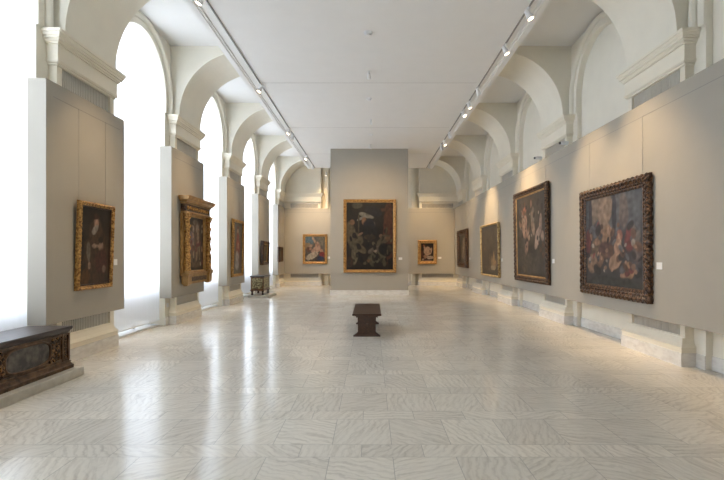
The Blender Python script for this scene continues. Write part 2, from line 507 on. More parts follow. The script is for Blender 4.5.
# ------------------------------------------------------------------ piers with transverse arches
def pier(s, n_, yc, whole=True):
    t = empty('trim_%d' % n_, (s*WX, yc, 0)); tag(t, kind='structure')
    # local x: distance from the wall plane towards the room is -s*x -> build in world-like local coordinates
    X = lambda d: -s * d                      # d = distance in front of the wall
    def bx(mb, d0, d1, y0, y1, z0, z1): mb.box(X(d0), X(d1), y0, y1, z0, z1)
    def lev(mb, d, hy, lv):
        r = []
        for z, o in lv:
            xa, xb = X(-0.02), X(d + o)
            x0, x1 = min(xa, xb), max(xa, xb)
            r.append([(x0,-hy-o,z),(x1,-hy-o,z),(x1,hy+o,z),(x0,hy+o,z)])
        mb.loft(r)
    d = WX - PF
    hy = 0.726
    sh = MB()
    bx(sh, -.02, d - .05, -hy, hy, .40, 4.52)
    bx(sh, d - .05, d, -hy, -hy + .11, .40, 4.52)
    bx(sh, d - .05, d, hy - .11, hy, .40, 4.52)
    bx(sh, d - .05, d, -hy + .11, hy - .11, .40, .44)
    sh.build('shaft', M['cream'], t)
    g = MB(); y = -hy + .125
    while y < hy - .12:
        bx(g, d - .05, d - .02, y - .009, y + .009, .44, 4.52); y += 0.042
    g.build('grille', M['grille'], t)
    gb = MB(); bx(gb, d - .05, d - .042, -hy + .11, hy - .11, .44, 4.52); gb.build('grille_backing', M['grilleback'], t)
    po = 0.055 if s < 0 else 0.095
    mb = MB(); r = []
    for z, o in ((0, .0), (.2, .0)):
        pass
    lev(mb, d + po - .055, hy, [(0, .06), (.2, .06)]); mb.build('marble_base', M['marble'], t)
    mo = MB(); lev(mo, d + po - .055, hy, [(.2, .048), (.262, .048), (.266, .058), (.285, .058), (.295, .045), (.33, .02), (.40, 0.0), (.42, -.01)])
    mo.build('base_moulding', M['cream'], t)
    en = MB(); lev(en, d, hy, [(4.50, 0), (4.502, .02), (4.53, .02), (4.532, .038), (4.56, .056), (4.58, .056), (4.585, .042), (4.80, .042), (4.802, .066), (4.83, .066), (4.832, .08),
                               (4.862, .09), (4.864, .112), (4.90, .112), (4.902, .124), (4.945, .136), (4.947, .15), (4.99, .15), (4.992, 0.03)])
    en.build('entablature', M['cream'], t)
    # arch ring: springs above the cornice and meets the lowered ceiling
    ar = MB()
    AX, R, S = 3.11, 1.51, 5.05
    n = 26
    P = [(AX + R, 4.98)] + [(AX + R*cos(pi/2*i/n), S + R*sin(pi/2*i/n)) for i in range(n + 1)]
    hw = 0.66
    loc = lambda xa: s * (xa - WX)
    for i in range(len(P)-1):
        (xa, za), (xb, zb) = P[i], P[i+1]
        ar.add([(loc(xa),-hw,za),(loc(xb),-hw,zb),(loc(xb),hw,zb),(loc(xa),hw,za)], [(0,1,2,3)])
        for yy in (-hw, hw):
            if i == 0:
                ar.add([(loc(xa),yy,za),(loc(xb),yy,zb),(loc(WX+.02),yy,zb),(loc(WX+.02),yy,za)], [(0,1,2,3)])
            else:
                ar.add([(loc(xa),yy,za),(loc(xb),yy,zb),(loc(xb),yy,TOP),(loc(xa),yy,TOP)], [(0,1,2,3)])
    for yy in (-hw, hw):
        ar.add([(loc(AX+R),yy,S),(loc(WX+.02),yy,S),(loc(WX+.02),yy,TOP),(loc(AX+R),yy,TOP)], [(0,1,2,3)])
    ar.build('arch', M['cream'] if False else M['wallcream'], t)
    return t
n_ = 0
for s in (-1, 1):
    pr = None
    for k in range(-1, 6):
        n_ += 1
        if pr is None: pr = pier(s, n_, PIER[k])
        else:
            c_ = copy_tree(pr); c_.name = 'trim_%d' % n_; c_.location.y = PIER[k]

# ------------------------------------------------------------------ far wall
fw = MB()
for x0, x1 in ((-5.6, -2.72), (2.62, 5.6)):
    fw.box(x0, x1, FAR, FAR + 1.2, 0, TOP)
fw.box(-2.72, 2.62, FAR + .34, FAR + 1.2, 0, TOP)
for x0, x1 in ((-2.52, -2.32), (2.2, 2.4)):
    fw.box(x0, x1, FAR + .16, FAR + .34, 0, TOP)
fwo = fw.build('wall_far', M['cream']); tag(fwo, kind='structure')
g = MB()
for x0, x1 in ((-4.35, -2.85), (2.75, 4.45)):
    x = x0
    while x < x1:
        for z0, z1 in ((.45, .7), (4.2, 4.42)):
            g.box(x, x + .018, FAR - .03, FAR, z0, z1)
        x += .042
    for z0, z1 in ((.42, .46), (4.17, 4.2), (4.42, 4.46)):
        g.box(x0, x1, FAR - .035, FAR, z0, z1)
g.build('grille', M['grille'], fwo)
for x0, x1 in ((-4.35, -2.85), (2.75, 4.45)):
    for z0, z1 in ((.45, .7), (4.2, 4.42)):
        MB().box(x0, x1, FAR - .008, FAR - .001, z0, z1).build('grille_backing', M['grilledark'], fwo)
e = MB()
def frieze(x0, x1, lv, face):
    r = []
    for z, o in lv:
        xa = x0 - (o if x0 > -4.5 else 0); xb = x1 + (o if x1 < 4.5 else 0)
        r.append([(xa, face - o, z), (xb, face - o, z), (xb, FAR + .05, z), (xa, FAR + .05, z)])
    e.loft(r)
LV = [(4.50, 0), (4.515, .012), (4.545, .03), (4.575, .052), (4.59, .045), (4.80, .045), (4.805, .062), (4.86, .088), (4.865, .10), (4.90, .104), (4.905, .118), (4.95, .14), (4.955, .148), (4.99, .148)]
for x0, x1 in ((-4.81, -2.72), (2.62, 4.81)): frieze(x0, x1, LV, FAR - .10)
e.build('entablature', M['cream'], fwo)
e = MB()
for x0, x1 in ((-4.81, -2.72), (2.62, 4.81)): frieze(x0, x1, [(.2, .048), (.262, .048), (.266, .058), (.285, .058), (.33, .02), (.40, 0.0)], FAR - .05)
e.build('base_moulding', M['cream'], fwo)
e = MB()
for x0, x1 in ((-4.81, -2.72), (2.62, 4.81)): frieze(x0, x1, [(0, .06), (.2, .06)], FAR - .05)
e.box(-2.72, 2.62, FAR + .31, FAR + .345, 0, .2)
tag(e.build('baseboard_far', M['marble']), kind='structure')

rw = MB().box(-5.6, 5.6, REAR - .3, REAR, 0, TOP).build('wall_rear', M['wallcream']); tag(rw, kind='structure')

# central partition
PY = 18.26
cw = MB().box(-1.68, 1.54, PY, PY + .9, .2, CZ).build('wall_center', M['panel']); tag(cw, kind='structure')
tag(MB().box(-1.70, 1.57, PY - .03, PY + .93, 0, .2).build('baseboard_center', M['marble']), kind='structure')

# ------------------------------------------------------------------ exhibition panels
def left_panel():
    p = empty('exhibition_panel', (-4.66, 0, 0.65))
    H = 3.55
    m = MB()
    m.box(-.035, 0, -1.0, 1.0, 0, H)
    m.box(-.27, -.035, -1.0, -.975, 0, H); m.box(-.27, -.035, .975, 1.0, 0, H)
    m.box(-.16, -.035, -.975, -.75, H - .03, H); m.box(-.16, -.035, .75, .975, H - .03, H)
    m.build('board', M['panel'], p)
    MB().box(-.01, .002, -.86, .86, H - .222, H - .212).build('hanging_rail', M['rail'], p)
    return p
LP = {0: 'tall greige display panel on the nearest left pier', 1: 'tall greige display panel carrying the portrait of a woman and child',
      2: 'tall greige display panel behind the gilt columned altarpiece', 3: 'tall greige display panel carrying the red-robed standing portrait',
      4: 'tall greige display panel behind the small dark painting, beyond the small chest', 5: 'greige display panel on the last left pier, in the corner'}
pp = left_panel(); first = True
for k in range(0, 6):
    q = pp if first else copy_tree(pp); first = False
    q.location.y = PIER[k]
    if k == 5:
        q.location.y = PIER[k] - .12; 
    tag(q, LP[k], 'panel', 'display panels on the window piers')

p = empty('exhibition_panel', (4.50, 9.5, 0.64))
H = 3.53
MB().box(0, .195, REAR + .2 - 9.5, 23.56 - 9.5, 0, H).build('board', M['panel'], p)
MB().box(-.002, .01, REAR + .3 - 9.5, 23.4 - 9.5, H - .222, H - .212).build('hanging_rail', M['rail'], p)
tag(p, 'continuous long greige display panel along the whole right wall', 'panel')
for x0, x1, lab in ((-4.64, -2.0, 'greige display panel on the far wall left of the partition'), (1.9, 4.48, 'greige display panel on the far wall right of the partition')):
    p = empty('exhibition_panel', ((x0+x1)/2, 23.58, 0.66)); w = (x1-x0)/2
    m = MB().box(-w, w, 0, .14, 0, 3.5); m.build('board', M['panel'], p)
    MB().box(-w+.1, w-.1, -.002, .01, 3.28, 3.295).build('hanging_rail', M['rail'], p)
    tag(p, lab, 'panel')

# ------------------------------------------------------------------ paintings
def strokes(seed, n_, box, cols, s0=.015, s1=.05):
    q = random.Random(seed); out = []
    for i in range(n_):
        c_ = q.choice(cols); k = q.uniform(.7, 1.2)
        out.append((q.uniform(box[0], box[1]), q.uniform(box[2], box[3]), q.uniform(s0, s1), q.uniform(s0, s1) * 1.3, q.uniform(-60, 60), tuple(v * k for v in c_), .6))
    return out
FLESH = (.36, .22, .15); SHADE = (.035, .028, .026); UMBER = (.14, .08, .05); ROSE = (.17, .05, .045); PALE = (.36, .32, .27); GREYB = (.11, .11, .12)
def canvas(w, h, blobs, bg, parent, y, name='canvas', seed=0, res=62, tone=1.0):
    nx = max(12, int(w * res)); nz = max(12, int(h * res))
    vs, fs, cs = [], [], []
    rnd = random.Random(seed)
    for jz in range(nz + 1):
        for i in range(nx + 1):
            u, v = i / nx, jz / nz
            vs.append(((u - .5) * w, y, (v - .5) * h))
            top, bot = bg
            c = [bot[q] * (1 - v) + top[q] * v for q in range(3)]
            nn = noise.noise(Vector((u * 5 + seed, v * 5, seed))) * .6 + noise.noise(Vector((u * 14, v * 14 + seed, seed))) * .4
            c = [max(0.002, q * (1 + nn * 0.9)) for q in c]
            for (bu, bv, ru, rv, ang, colr, soft) in blobs:
                wob = noise.noise(Vector((u * 9 + bu * 7, v * 9 + bv * 5, seed))) * .28
                du, dv = (u - bu), (v - bv)
                ca, sa = cos(radians(ang)), sin(radians(ang))
                a = (du * ca + dv * sa) / ru; b = (-du * sa + dv * ca) / rv
                r = sqrt(a * a + b * b) + wob
                t = max(0.0, min(1.0, (1 - r) / (soft * .6) + .5))
                if t > 0:
                    t = t * t * (3 - 2 * t)
                    k = 1 + 0.6 * noise.noise(Vector((u * 22, v * 22, seed + bu)))
                    c = [c[q] * (1 - t) + colr[q] * k * t for q in range(3)]
            cs.append((c[0] * tone, c[1] * tone, c[2] * tone, 1))
    for jz in range(nz):
        for i in range(nx):
            a = jz * (nx + 1) + i
            fs.append((a, a + 1, a + nx + 2, a + nx + 1))
    me = bpy.data.meshes.new(name); me.from_pydata(vs, [], fs); me.update()
    at = me.color_attributes.new('paint', 'FLOAT_COLOR', 'POINT')
    for i, c in enumerate(cs): at.data[i].color = c
    me.materials.append(M['canvas'])
    o = bpy.data.objects.new(name, me); col.objects.link(o); o.parent = parent
    o.location.z = h / 2
    return o

def frame_mesh(w, h, prof, amp=0.0, pitch=0.12, edge=0.0, seg=0.02):
    """prof: [(inset from the outer edge, depth towards viewer)]; amp: carved relief; edge: scalloped outline"""
    m = MB()
    # path around outer rectangle, mitred: four sides each subdivided
    corners = [(-w/2, 0), (w/2, 0), (w/2, h), (-w/2, h)]
    inw = [(1, 1), (-1, 1), (-1, -1), (1, -1)]
    for sd in range(4):
        A, B = corners[sd], corners[(sd+1) % 4]
        ia, ib = inw[sd], inw[(sd+1) % 4]
        L = sqrt((B[0]-A[0])**2 + (B[1]-A[1])**2)
        n = max(2, int(L / seg)) if (amp or edge) else 1
        # outward normal
        nx_, nz_ = ((0, -1), (1, 0), (0, 1), (-1, 0))[sd]
        cnt = max(1, round(L / pitch))
        rows = []
        for i in range(n + 1):
            t = i / n
            ph = sin(2 * pi * cnt * t - pi/2) * .5 + .5
            ph2 = sin(2 * pi * cnt * t * 2 + 1.3)
            row = []
            for q, (ins, dep) in enumerate(prof):
                pa = (A[0] + ia[0]*ins, A[1] + ia[1]*ins); pb = (B[0] + ib[0]*ins, B[1] + ib[1]*ins)
                x = pa[0]*(1-t) + pb[0]*t; z = pa[1]*(1-t) + pb[1]*t
                dd = dep
                mid = 0 < q < len(prof) - 2
                if mid: dd += amp * (ph if q % 2 else .5 * ph2)
                if q <= 1 and edge and 0 < i < n:
                    x += nx_ * edge * (ph - .6); z += nz_ * edge * (ph - .6)
                row.append((x, -dd, z))
            rows.append(row)
        k = len(prof)
        vs = [p for r in rows for p in r]; fs = []
        for i in range(n):
            for q in range(k - 1):
                fs.append((i*k+q, (i+1)*k+q, (i+1)*k+q+1, i*k+q+1))
        m.add(vs, fs)
    return m

def painting(loc, rz, w, h, T, fw_, mat, blobs, bg, label, tilt=0.0, amp=0.012, pitch=.12, edge=0.0, seed=1, inner=None, rail_z=None, name='framed_painting', group=None, tone=.85):
    t = empty(name, loc, rz, tilt)
    tag(t, label, 'painting', group)
    prof = [(0, 0), (0, T*.55), (fw_*.12, T*.9), (fw_*.35, T), (fw_*.6, T*.82), (fw_*.8, T*.75), (fw_*.86, T*.6), (fw_, T*.5), (fw_, T*.3)]
    fr = frame_mesh(w, h, prof, amp, pitch, edge)
    fr.build('frame', mat, t)
    if inner:
        iw = fw_ * .3
        f2 = frame_mesh(w - 2*fw_ + .01, h - 2*fw_ + .01, [(0, T*.3), (0, T*.58), (iw*.4, T*.62), (iw, T*.45), (iw, T*.3)], 0.003 if amp else 0, .05)
        f2o = f2.build('slip', inner, t); f2o.location.z = fw_ - .005
    MB().box(-w/2 + .03, w/2 - .03, -.012, 0, .03, h - .03).build('backing', M['darkwood'], t)
    co = canvas(w - 2*fw_ + .02, h - 2*fw_ + .02, blobs, bg, t, -T*.36, seed=seed, tone=tone)
    co.location.z = h / 2
    if rail_z:
        for sx in (-.38, .38):
            wo = MB().cyl((0, 0, 0), (0, 0, rail_z - loc[2] - h + .03), .0028, n=6).build('hanging_wire', M['wire'], t)
            wo.location = (sx*w, math.tan(tilt)*(h - .03) - .006, h - .03); wo.rotation_euler = (-tilt, 0, 0)
    return t

SK = (0.42, 0.24, 0.14)      # flesh
LS = (-4.66); RS = 4.50
def yc(a, b): return (a + b) / 2
LR, RR = pi/2, -pi/2
# On the left wall local +X runs towards -... : rotation +90 turns local X into world +Y (away from the viewer)
# blobs: (u, v, ru, rv, angle, colour, softness)
painting((-4.654, 7.355, 1.096), LR, .93, 1.43, .07, .075, M['gold'],
    [(.55,.34,.40,.36,0,(.075,.042,.024),.5),(.5,.66,.22,.20,0,(.085,.05,.03),.4),(.5,.80,.07,.075,0,(.45,.26,.18),.4),(.5,.88,.09,.04,0,(.06,.03,.02),.4),
     (.47,.71,.10,.05,20,(.38,.33,.27),.5),(.28,.42,.06,.13,12,(.22,.18,.13),.5),(.32,.25,.05,.05,0,(.42,.27,.18),.4),(.5,.50,.13,.025,0,(.42,.28,.2),.4),
     (.68,.50,.08,.075,0,(.38,.24,.17),.4),(.68,.58,.09,.04,0,(.03,.02,.015),.4),(.72,.30,.20,.17,0,(.085,.03,.022),.5),(.82,.20,.06,.05,0,(.3,.19,.13),.4),(.2,.10,.14,.12,0,(.12,.055,.02),.5)],
    ((.030,.022,.017),(.045,.026,.016)), 'gilt-framed three-quarter portrait of a woman holding a small child', tilt=.035, amp=.008, pitch=.085, seed=3, inner=M['darkwood'], rail_z=3.99)

# --- altarpiece with columned tabernacle frame
def altarpiece():
    t = empty('altarpiece', (-4.64, 11.53, 0.90), LR)
    tag(t, 'gilt tabernacle-framed altarpiece with carved dark columns and cornice', 'painting')
    W = 1.72
    # local x along the wall, -y into the room
    m = MB()
    m.levels(-W/2 + .04, W/2 - .04, -.14, -.005, [(2.02, 0), (2.035, .015), (2.06, .0), (2.065, .03), (2.10, .055), (2.115, .085), (2.17, .10), (2.21, .115)])
    # keep the back on the wall
    for i, (x, y, z) in enumerate(m.v): m.v[i] = (x, min(y, 0), z)
    m.build('cornice', M['gold2'], t)
    MB().box(-W/2 + .06, W/2 - .06, -.13, 0, 1.84, 2.02).build('frieze', M['darkgold'], t)
    fz = MB()
    for i in range(11):
        x = -W/2 + .18 + i * (W - .36) / 10
        fz.ball((x, -.135, 1.93), .045, .02, .05)
    fz.build('frieze_carving', M['gold'], t)
    MB().levels(-W/2 + .04, W/2 - .04, -.15, -.02, [(1.79, 0), (1.80, .012), (1.83, .012), (1.84, 0)]).build('architrave', M['gold2'], t)
    for sx in (-1, 1):
        x = sx * (W/2 - .16)
        pl = MB().box(x - .14, x + .14, -.06, 0, .31, 1.79); pl.build('pilaster', M['gold2'], t)
        c_ = MB(); prof = []
        for i in range(60):
            f = i / 59; z = .36 + f * 1.36
            r = .062 + .006*sin(f*70) + (.012 if f < .32 else 0) - .008*f
            if f < .03 or f > .95: r = .085
            prof.append((z, r))
        c_.lathe(x, -.125, prof, 14)
        # spiralling vine carved on the shaft
        for i in range(26):
            a = i * 1.1; z = .45 + i * .047
            c_.ball((x + .062*cos(a), -.125 + .062*sin(a), z), .026, .026, .032, 7, 5)
        c_.build('column', M['gold'], t)
        MB().levels(x - .09, x + .09, -.21, -.04, [(.31, .01), (.345, .01), (.36, -.01)]).build('column_base', M['gold2'], t)
        MB().levels(x - .08, x + .08, -.20, -.045, [(1.70, -.02), (1.74, .0), (1.78, .02), (1.795, .02)]).build('capital', M['gold'], t)
        MB().levels(x - .12, x + .12, -.20, -.005, [(.0, -.06), (.05, -.02), (.09, -.015), (.24, -.015), (.27, .01), (.31, .015)]).build('bracket', M['gold2'], t)
    MB().box(-W/2 + .26, W/2 - .26, -.13, 0, .04, .27).build('predella', M['gold2'], t)
    MB().box(-W/2 + .33, W/2 - .33, -.137, -.12, .10, .21).build('predella_panel', M['darkgold'], t)
    MB().levels(-W/2 + .03, W/2 - .03, -.15, -.02, [(.27, 0), (.285, .012), (.31, .012)]).build('sill', M['gold2'], t)
    fr = frame_mesh(W - .56, 1.50, [(0, 0), (0, .09), (.03, .10), (.06, .07), (.07, .05), (.07, .03)], .003, .06)
    o = fr.build('inner_frame', M['gold2'], t); o.location.z = .30
    co = canvas(W - .68, 1.38, [(.5,.55,.30,.40,0,(.10,.065,.045),.6),(.35,.78,.08,.06,0,(.38,.27,.2),.5),(.62,.80,.10,.09,10,(.30,.24,.19),.5),(.3,.62,.12,.14,20,(.17,.12,.12),.5),
        (.66,.60,.07,.18,5,(.30,.21,.15),.5),(.38,.38,.05,.17,0,(.34,.23,.16),.5),(.58,.36,.06,.20,-6,(.32,.22,.15),.5),(.76,.35,.05,.15,0,(.28,.2,.14),.5),
        (.25,.25,.10,.14,0,(.12,.09,.06),.5),(.5,.12,.35,.06,0,(.12,.08,.05),.6),(.2,.45,.07,.12,0,(.20,.10,.09),.5),(.5,.90,.16,.05,0,(.2,.15,.12),.5)]
     + strokes(8, 40, (.05,.95,.1,.92), [FLESH, PALE, UMBER, SHADE, ROSE], .02, .05),
        ((.045,.035,.03),(.04,.028,.02)), t, -.04, seed=11)
    co.location.z = .36 + .69
    return t
altarpiece()

painting((-4.654, 15.2, .92), LR, 1.20, 1.95, .08, .10, M['gold'],
    [(.52,.45,.22,.33,0,(.22,.035,.025),.4),(.5,.66,.14,.16,0,(.26,.045,.03),.4),(.5,.84,.065,.05,0,(.46,.30,.22),.4),(.5,.90,.08,.03,0,(.15,.02,.02),.4),
     (.46,.33,.17,.12,0,(.40,.37,.33),.5),(.45,.18,.20,.11,0,(.36,.33,.30),.5),(.55,.55,.05,.06,0,(.42,.3,.22),.4),(.8,.3,.12,.25,0,(.10,.05,.03),.5)],
    ((.12,.105,.085),(.10,.075,.05)), 'gilt-framed full-length portrait of a figure in red and white robes', tilt=.02, amp=.012, seed=5, rail_z=3.99)
painting((-4.654, 18.95, 1.24), LR, 1.05, 1.03, .14, .13, M['darkgold'],
    [(.5,.5,.2,.3,0,(.16,.12,.08),.5),(.5,.75,.08,.08,0,(.38,.26,.18),.4),(.45,.3,.2,.12,0,(.12,.08,.05),.5)],
    ((.05,.04,.03),(.05,.035,.025)), 'small dark-framed portrait tilted out from the pier above the small chest', tilt=.05, seed=6, inner=M['gold2'], rail_z=3.99)
painting((-4.654, 22.35, 1.31), LR, .9, .77, .10, .10, M['darkgold'],
    [(.5,.5,.2,.3,0,(.2,.15,.09),.5),(.4,.3,.2,.12,0,(.14,.09,.05),.5)],
    ((.07,.055,.035),(.05,.04,.025)), 'smallest brown-framed painting on the last left pier near the corner', tilt=.0, seed=7, rail_z=3.99)

# far wall left: reclining figure in warm and white drapery
painting((-2.995, 23.575, 1.18), 0, 1.31, 1.59, .08, .105, M['gold'],
    [(.22,.82,.26,.16,0,(.12,.17,.19),.6),(.15,.62,.18,.12,0,(.28,.19,.10),.5),(.45,.85,.05,.16,35,(.42,.28,.18),.4),(.62,.62,.12,.13,0,(.40,.22,.14),.4),(.62,.74,.06,.05,0,(.42,.26,.18),.4),
     (.55,.48,.24,.12,25,(.48,.30,.21),.4),(.30,.22,.24,.12,25,(.50,.42,.31),.4),(.48,.30,.16,.10,20,(.48,.38,.27),.4),(.18,.48,.10,.10,0,(.13,.06,.04),.5),(.28,.50,.06,.05,0,(.36,.2,.13),.4),
     (.78,.45,.12,.06,-30,(.44,.26,.18),.4),(.85,.28,.14,.12,0,(.22,.035,.03),.5),(.75,.15,.16,.09,0,(.03,.04,.07),.5),(.8,.8,.14,.16,0,(.20,.17,.12),.6),(.3,.62,.09,.06,30,(.38,.24,.16),.4)],
    ((.16,.15,.12),(.06,.04,.03)), 'gilt-framed painting of intertwined figures in white drapery under a blue-grey sky', amp=.006, seed=8, inner=M['gold2'], rail_z=3.94)
painting((3.01, 23.575, 1.17), 0, 1.02, 1.29, .11, .14, M['gold'],
    [(.45,.55,.20,.20,-25,(.52,.33,.22),.35),(.60,.68,.17,.08,-20,(.52,.34,.23),.35),(.78,.58,.05,.16,-8,(.50,.32,.21),.35),(.27,.83,.08,.055,-20,(.32,.11,.05),.4),(.30,.74,.06,.06,0,(.44,.27,.18),.4),
     (.55,.40,.22,.07,10,(.50,.32,.22),.35),(.68,.22,.26,.09,0,(.48,.36,.27),.4),(.35,.26,.12,.10,0,(.32,.17,.11),.4),(.2,.12,.08,.05,0,(.40,.28,.2),.4),(.5,.06,.3,.05,0,(.10,.05,.07),.5),(.14,.4,.08,.2,0,(.09,.03,.02),.5)],
    ((.016,.011,.009),(.020,.012,.010)), 'gilt-framed painting of a pale bent nude figure on a black ground', amp=.010, pitch=.25, seed=9, inner=M['gold2'], rail_z=3.94)
# partition painting
painting((-.049, PY - .005, .93), 0, 2.19, 3.03, .11, .105, M['gold'],
    [(.88,.55,.10,.48,0,(.115,.042,.022),.35),(.84,.88,.15,.025,0,(.10,.04,.022),.4),(.24,.95,.11,.05,0,(.10,.085,.06),.8),(.42,.80,.17,.035,-12,(.30,.27,.21),.45),(.34,.765,.09,.02,20,(.33,.30,.25),.4),(.56,.86,.18,.07,-10,(.022,.022,.028),.5),
     (.38,.72,.05,.06,0,(.34,.17,.09),.4),(.57,.65,.035,.06,-20,(.38,.24,.17),.35),(.50,.66,.12,.10,0,(.018,.018,.026),.5),(.48,.55,.20,.10,0,(.016,.015,.014),.5),(.10,.56,.10,.17,10,(.17,.13,.075),.45),(.2,.42,.15,.14,-20,(.16,.12,.07),.45),
     (.18,.22,.07,.15,-8,(.20,.155,.09),.4),(.32,.31,.12,.05,-25,(.19,.14,.08),.45),(.13,.70,.055,.04,0,(.28,.15,.08),.4),(.31,.53,.06,.02,20,(.33,.2,.13),.35),(.27,.68,.018,.12,0,(.10,.07,.04),.4),(.5,.485,.12,.035,0,(.07,.045,.02),.4),(.63,.30,.17,.05,15,(.17,.13,.10),.45),
     (.66,.19,.19,.085,10,(.14,.12,.075),.45),(.78,.44,.15,.06,25,(.13,.10,.065),.5),(.87,.46,.05,.035,0,(.17,.09,.05),.4),(.60,.275,.05,.02,20,(.38,.28,.2),.35),(.48,.14,.05,.025,0,(.2,.1,.05),.4),(.83,.3,.15,.10,0,(.012,.011,.010),.5),(.73,.50,.04,.03,0,(.22,.13,.08),.4),(.07,.12,.08,.08,0,(.07,.035,.02),.5),(.34,.12,.1,.06,0,(.03,.02,.012),.5)]
     + strokes(7, 46, (.05,.95,.08,.6), [(.02,.015,.012), (.06,.045,.028), (.14,.11,.065), (.02,.016,.012)], .012, .045),
    ((.022,.018,.013),(.024,.015,.009)), 'large dark gilt-framed altar painting hung on the central partition', amp=.004, pitch=.09, seed=10, tone=.58, inner=M['gold2'])
# right wall (local +X runs towards the viewer on the right wall)
painting((4.494, 8.16, .877), RR, 2.32, 2.10, .08, .165, M['darkgold'],
    [(.5,.80,.50,.22,0,(.10,.105,.115),.6),(.20,.85,.10,.16,0,(.22,.17,.13),.4),(.38,.83,.13,.22,0,(.26,.19,.14),.35),(.55,.80,.035,.25,0,(.035,.035,.045),.35),(.70,.78,.07,.20,0,(.15,.12,.11),.5),(.12,.75,.03,.3,0,(.04,.035,.04),.4),
     (.28,.52,.10,.13,15,(.055,.04,.035),.5),(.42,.55,.08,.12,-15,(.27,.17,.11),.45),(.47,.60,.045,.045,0,(.40,.26,.18),.4),(.30,.62,.05,.05,0,(.05,.03,.025),.4),(.22,.42,.08,.16,-25,(.16,.11,.07),.5),(.24,.50,.05,.04,0,(.34,.2,.13),.4),
     (.15,.25,.10,.11,0,(.28,.18,.12),.45),(.40,.40,.12,.10,0,(.11,.06,.05),.5),(.56,.50,.06,.09,0,(.05,.04,.04),.45),(.63,.54,.05,.07,0,(.26,.12,.09),.45),(.62,.40,.07,.10,10,(.36,.23,.16),.4),(.63,.48,.035,.035,0,(.44,.3,.21),.4),(.56,.28,.12,.07,30,(.34,.22,.15),.4),
     (.76,.20,.09,.09,20,(.38,.23,.13),.4),(.70,.13,.06,.04,-30,(.4,.24,.16),.4),(.78,.5,.07,.12,0,(.18,.05,.045),.5),(.88,.55,.06,.10,0,(.20,.17,.15),.5),(.90,.38,.07,.13,0,(.13,.10,.09),.5),(.07,.50,.06,.14,0,(.13,.045,.04),.5),(.5,.05,.5,.08,0,(.045,.045,.04),.6)]
     + strokes(3, 55, (.06,.94,.16,.66), [SHADE, UMBER, SHADE, ROSE, GREYB, UMBER], .015, .05) + strokes(4, 26, (.1,.92,.18,.62), [FLESH, FLESH, PALE], .01, .03),
    ((.07,.075,.085),(.05,.045,.042)), 'largest crowded figure scene in a heavy dark carved frame, nearest on right wall', tilt=.008, amp=.018, pitch=.13, edge=.022, seed=12, rail_z=3.96, inner=M['darkgold'])
painting((4.494, 12.27, .90), RR, 2.55, 2.62, .09, .15, M['darkgold'],
    [(.30,.80,.10,.04,30,(.34,.15,.10),.4),(.30,.62,.09,.14,0,(.33,.22,.17),.4),(.22,.74,.03,.10,20,(.32,.22,.16),.35),(.37,.46,.05,.16,8,(.30,.19,.14),.4),(.34,.28,.04,.14,0,(.30,.2,.15),.4),(.58,.72,.06,.12,0,(.20,.17,.14),.45),(.54,.87,.03,.05,0,(.28,.18,.13),.4),
     (.60,.57,.05,.08,20,(.30,.22,.17),.4),(.76,.52,.10,.05,35,(.42,.33,.29),.4),(.83,.62,.04,.12,-10,(.32,.24,.20),.4),(.70,.42,.05,.09,-20,(.42,.32,.27),.4),(.88,.48,.05,.06,0,(.36,.27,.22),.4),(.45,.50,.035,.06,0,(.30,.22,.17),.4),(.15,.66,.06,.05,-30,(.26,.17,.12),.4),
     (.5,.2,.3,.08,0,(.085,.07,.055),.6),(.28,.10,.10,.05,0,(.12,.09,.06),.5)]
     + strokes(5, 40, (.1,.92,.25,.9), [SHADE, UMBER, SHADE, (.07,.06,.05)], .012, .04) + strokes(6, 14, (.15,.9,.35,.85), [FLESH, PALE], .008, .02),
    ((.075,.062,.052),(.07,.058,.047)), 'tall dark canvas of pale struggling figures, brown carved frame, second on right', tilt=.015, amp=.018, pitch=.13, seed=13, inner=M['gold2'], rail_z=3.96)
painting((4.494, 16.47, .87), RR, 2.45, 1.94, .08, .062, M['paleold'],
    [(.72,.30,.05,.16,0,(.40,.26,.13),.45),(.62,.27,.05,.12,0,(.26,.17,.09),.5),(.80,.22,.06,.09,0,(.34,.2,.1),.5),(.5,.3,.05,.14,0,(.12,.085,.05),.5),(.66,.15,.13,.05,0,(.42,.34,.22),.5),(.25,.2,.08,.18,0,(.10,.07,.05),.5),(.12,.5,.07,.3,0,(.09,.065,.045),.5),(.4,.14,.14,.06,0,(.12,.08,.05),.5),(.20,.55,.05,.06,0,(.17,.11,.07),.5)],
    ((.095,.078,.060),(.075,.055,.038)), 'brown canvas with small glowing figures in a scalloped pale gilt frame, third on right', tilt=.02, amp=.012, pitch=.11, edge=.03, seed=14, rail_z=3.96)
painting((4.494, 21.2, 1.06), RR, 2.0, 1.82, .16, .22, M['darkgold'],
    [(.62,.55,.16,.25,10,(.33,.24,.16),.45),(.66,.80,.07,.07,0,(.36,.26,.18),.4),(.58,.28,.2,.14,0,(.25,.18,.12),.5),(.3,.4,.12,.2,0,(.12,.08,.05),.5),(.8,.35,.1,.15,0,(.17,.12,.08),.5)],
    ((.09,.07,.05),(.07,.05,.035)), 'dark-framed painting with one pale figure, last on the right wall by the corner', tilt=.01, amp=.012, seed=15, inner=M['darkwood'], rail_z=3.96)

